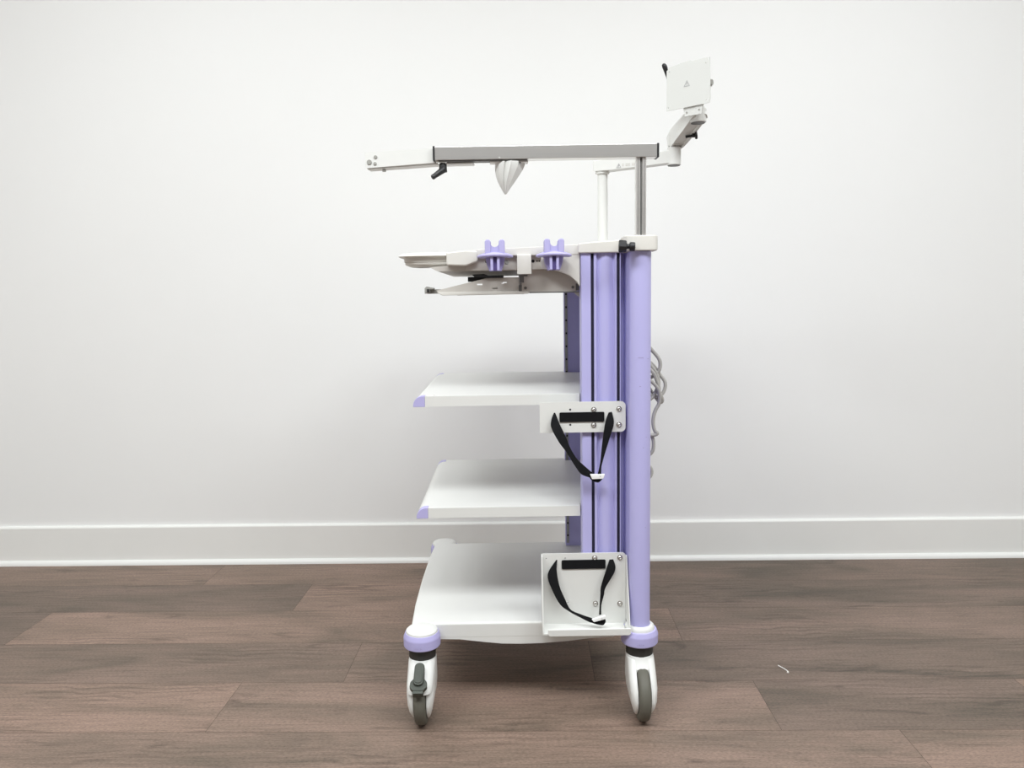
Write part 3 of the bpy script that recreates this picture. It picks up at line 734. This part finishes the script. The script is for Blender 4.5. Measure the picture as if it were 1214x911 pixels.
strap(ub, (.0672, .1695, .6860, .7085),
  [(0.0548, 1.7560, 0.7077), (0.0482, 1.745, 0.6926), (0.0479, 1.738, 0.6758), (0.0636, 1.732, 0.645), (0.0823, 1.73, 0.619), (0.0997, 1.73, 0.5897), (0.1147, 1.732, 0.5691), (0.1366, 1.735, 0.5598)],
  [(0.0575, 1.7560, 0.7077), (0.0659, 1.747, 0.6854), (0.0704, 1.742, 0.6755), (0.0792, 1.736, 0.6572), (0.0892, 1.734, 0.6313), (0.1039, 1.734, 0.6057), (0.1202, 1.736, 0.5891), (0.1399, 1.738, 0.5709)],
  [(0.1793, 1.7560, 0.7061), (0.1705, 1.744, 0.6857), (0.1631, 1.738, 0.6427), (0.159, 1.734, 0.6076), (0.1561, 1.732, 0.5873), (0.1508, 1.732, 0.5679)],
  [(0.1867, 1.7560, 0.7079), (0.1901, 1.747, 0.6827), (0.1793, 1.742, 0.648), (0.1694, 1.738, 0.6185), (0.1601, 1.734, 0.5872), (0.1595, 1.732, 0.5678)],
  [(0.1351, 1.736, 0.566), (0.1433, 1.736, 0.5635), (0.1515, 1.736, 0.5635), (0.1624, 1.736, 0.5689)],
  [(0.1337, 1.734, 0.5603), (0.1405, 1.733, 0.553), (0.1528, 1.733, 0.5495), (0.1623, 1.734, 0.5572)],
  [(0.1336, 0.5694), (0.1675, 0.5696), (0.1639, 0.559), (0.1381, 0.5582)], 1.731)

# lower bracket: back plate, left flange, floor plate with front lip
mb = MB()
mb.plate([rrect(.0225, .2185, .2030, .3762, .008, which=(0, 0, 1, 0)), slot(.0567, .0585, .3450, .3600), slot(.1810, .1885, .3500, .3590), circ(.0335, .3645, .0016, 10), circ(.0775, .3645, .0022, 10), circ(.0840, .258, .0018, 10)], (0, YB, 0), (1, 0, 0), (0, 0, 1), .0032)
fl = [(1.7590, .3762), (1.7590, .2025), (1.699, .2025), (1.699, .2155), (1.750, .3725), (1.7545, .3762)]
mb.prism([(1.7590, .3762), (1.7590, .2035), (1.7005, .2035), (1.7005, .2150), (1.7400, .3740), (1.7440, .3762)], 'x', .0215, .0240)
mb.box(.0220, .2125, 1.7010, 1.7590, .2035, .2062)
mb.prism([(x, z) for x, z in rrect(.0330, .2225, .2005, .2165, .006, which=(1, 1, 0, 0))], 'y', 1.6985, 1.7015, .0007, 1)
mb.box(.0225, .0345, 1.7000, 1.7590, .2034, .2064)
mb.prism([(1.7590, .3700), (1.7590, .2165), (1.7005, .2165), (1.7005, .2200), (1.7520, .3700)], 'x', .2190, .2212)
mb.cyl((.1462, 1.7585, .365), (.1462, 1.78, .365), .004); mb.cyl((.2055, 1.7585, .365), (.2055, 1.78, .365), .004)
lb = mb.build('lower_bracket', 'white', cart, label='white tray bracket near the rear caster')
for x, z in ((.1462, .3650), (.2050, .3650), (.1475, .2547), (.2050, .2535)): bolt(x, z, lb)
strap(lb, (.0691, .1713, .3392, .3610),
  [(0.0569, 1.7560, 0.3614), (0.0358, 1.745, 0.3295), (0.0478, 1.738, 0.2904), (0.0639, 1.732, 0.2621), (0.0845, 1.73, 0.2461), (0.1083, 1.728, 0.2328), (0.1321, 1.726, 0.221), (0.1452, 1.724, 0.2204)],
  [(0.0591, 1.7560, 0.3608), (0.0571, 1.748, 0.3391), (0.0626, 1.742, 0.3042), (0.0742, 1.736, 0.2759), (0.0872, 1.733, 0.2502), (0.111, 1.731, 0.2389), (0.1348, 1.729, 0.2307), (0.1453, 1.727, 0.2282)],
  [(0.1807, 1.7560, 0.3598), (0.1715, 1.744, 0.3398), (0.1593, 1.738, 0.3034), (0.157, 1.734, 0.2856), (0.1549, 1.732, 0.2586), (0.1533, 1.73, 0.2372)],
  [(0.1895, 1.7560, 0.3602), (0.1928, 1.748, 0.3369), (0.1694, 1.742, 0.2978), (0.165, 1.736, 0.2827), (0.1586, 1.734, 0.2586), (0.1581, 1.732, 0.2372)],
  [(0.1345, 1.725, 0.2297), (0.1451, 1.725, 0.2275), (0.1584, 1.725, 0.2275), (0.1658, 1.725, 0.2322)],
  [(0.1344, 1.722, 0.2227), (0.1451, 1.721, 0.2185), (0.161, 1.721, 0.2161), (0.1679, 1.722, 0.2239)],
  [(0.1349, 0.2319), (0.1662, 0.2414), (0.1683, 0.2331), (0.1396, 0.2255)], 1.719)

# cord hook on the rear cover
mb = MB(); mb.cyl((.230, 1.955, .800), (.300, 1.955, .800), .006, bev=.001); mb.box(.296, .302, 1.945, 1.965, .798, .825, .002)
mb.build('cord_hook', 'black', cart)

# ------------------------------------------------------------------ grey power cord bundled on the back of the cart
mb = MB()
r = .0048
mb.tube([(.262, 1.985, .835), (.295, 1.99, .845), (.322, 2.0, .823), (.337, 2.0, .800), (.334, 2.0, .775), (.318, 2.005, .760), (.285, 2.01, .745), (.262, 2.01, .70)], r)
mb.tube([(.262, 2.012, .812), (.292, 2.014, .808), (.318, 2.012, .793), (.335, 2.01, .770), (.352, 2.008, .745), (.348, 2.006, .720), (.330, 2.004, .708), (.300, 2.0, .72), (.270, 1.998, .74)], r)
mb.tube([(.268, 2.0, .80), (.297, 2.0, .802), (.316, 2.0, .787), (.330, 2.0, .765), (.334, 2.0, .742), (.327, 2.0, .722), (.316, 2.0, .705), (.290, 1.998, .69), (.266, 1.998, .665)], r)
mb.tube([(.270, 1.99, .786), (.300, 1.99, .786), (.318, 1.99, .772), (.328, 1.992, .75), (.334, 1.994, .73), (.330, 1.994, .715)], r)
mb.tube([(.255, 1.98, .77), (.290, 1.982, .765), (.315, 1.984, .748), (.331, 1.986, .728), (.335, 1.99, .706), (.333, 1.992, .690), (.325, 1.992, .675), (.319, 1.99, .655), (.3185, 1.99, .638), (.3225, 1.99, .622), (.3290, 1.99, .6135), (.3180, 1.99, .6095), (.290, 1.992, .612)], r)
mb.tube([(.285, 2.015, .765), (.312, 2.015, .73), (.326, 2.012, .708), (.340, 2.008, .692), (.345, 2.004, .700), (.338, 2.0, .716)], r*.9)
mb.tube([(.290, 2.0, .62), (.308, 2.0, .612), (.3190, 2.0, .600), (.3215, 2.0, .580), (.3170, 2.0, .562), (.300, 2.0, .55), (.288, 2.0, .54), (.300, 2.0, .53), (.3130, 2.0, .522), (.3165, 2.0, .508), (.310, 2.0, .495), (.285, 2.0, .48), (.262, 2.0, .47)], r)
mb.tube([(.300, 1.992, .775), (.285, 1.973, .785), (.280, 1.9685, .80), (.280, 1.9645, .8095), (.280, 1.955, .8130), (.280, 1.9455, .8095), (.280, 1.9415, .80), (.281, 1.944, .77), (.287, 1.97, .74), (.300, 1.988, .73)], r)
cc = mb.build('power_cord', 'cord', None, loc=OFF-Vector((.006, 0, 0)), ang=60)
cc.location = cart.location; cc.rotation_euler = cart.rotation_euler
tag(cc, 'grey power cord bundled in loops behind the lavender column', 'cord')

# ------------------------------------------------------------------ scraps on the floor
mb = MB(); mb.tube([(.6405, 1.9560, .0013), (.6470, 1.9440, .0013), (.6525, 1.9330, .0013), (.6555, 1.9220, .0013), (.6548, 1.9170, .0013)], .0012, 8)
mb.cyl((.6543, 1.920, 0), (.6543, 1.920, .002), .0028, .0022, seg=12)
o = mb.build('plastic_scrap', 'scrap', None, loc=(.6525, 1.933, 0)); o.location = (.6525, 1.933, 0)
tag(o, 'thin curved white scrap on the floor to the right of the cart', 'scrap')

# ------------------------------------------------------------------ light
w = bpy.data.worlds.new('world'); sc.world = w; w.use_nodes = True
w.node_tree.nodes['Background'].inputs['Color'].default_value = (1, 1, 1, 1)
w.node_tree.nodes['Background'].inputs['Strength'].default_value = .0
def lamp(name, x, y, sx, sy, power, z=CH-.02):
    l = bpy.data.lights.new(name, 'AREA'); l.shape = 'RECTANGLE'; l.size = sx; l.size_y = sy; l.energy = power
    l.color = (.94, .985, 1)
    o = bpy.data.objects.new(name, l); COL.objects.link(o); o.location = (x, y, z)
for lx in (-1.5, 0, 1.5): lamp('ceiling_lamp', lx, .15, 1.2, .8, 46)
for lx in (-1.1, 1.1): lamp('ceiling_lamp', lx, 1.60, 1.2, .5, 13)

# ------------------------------------------------------------------ camera
f, p, rl, yw = 923.2, .113218, -.016205, -.022584
fw = Vector((math.sin(yw)*math.cos(p), math.cos(yw)*math.cos(p), -math.sin(p)))
r0 = Vector((math.cos(yw), -math.sin(yw), 0)); u0 = r0.cross(fw)
c_, s_ = math.cos(rl), math.sin(rl); rt = c_*r0+s_*u0; up = -s_*r0+c_*u0
cam = bpy.data.cameras.new('camera'); co = bpy.data.objects.new('camera', cam); COL.objects.link(co)
cam.sensor_fit = 'HORIZONTAL'; cam.sensor_width = 36; cam.lens = f/1214*36; cam.clip_start = .02
co.matrix_world = Matrix.Translation((0, 0, .975)) @ Matrix((rt, up, -fw)).transposed().to_4x4()
sc.camera = co
sc.view_settings.view_transform = 'Standard'; sc.view_settings.look = 'None'
sc.view_settings.gamma = 1; sc.view_settings.use_curve_mapping = False
sc.view_settings.exposure = .02
sc.cycles.use_denoising = True
sc.cycles.max_bounces = 10; sc.cycles.diffuse_bounces = 6
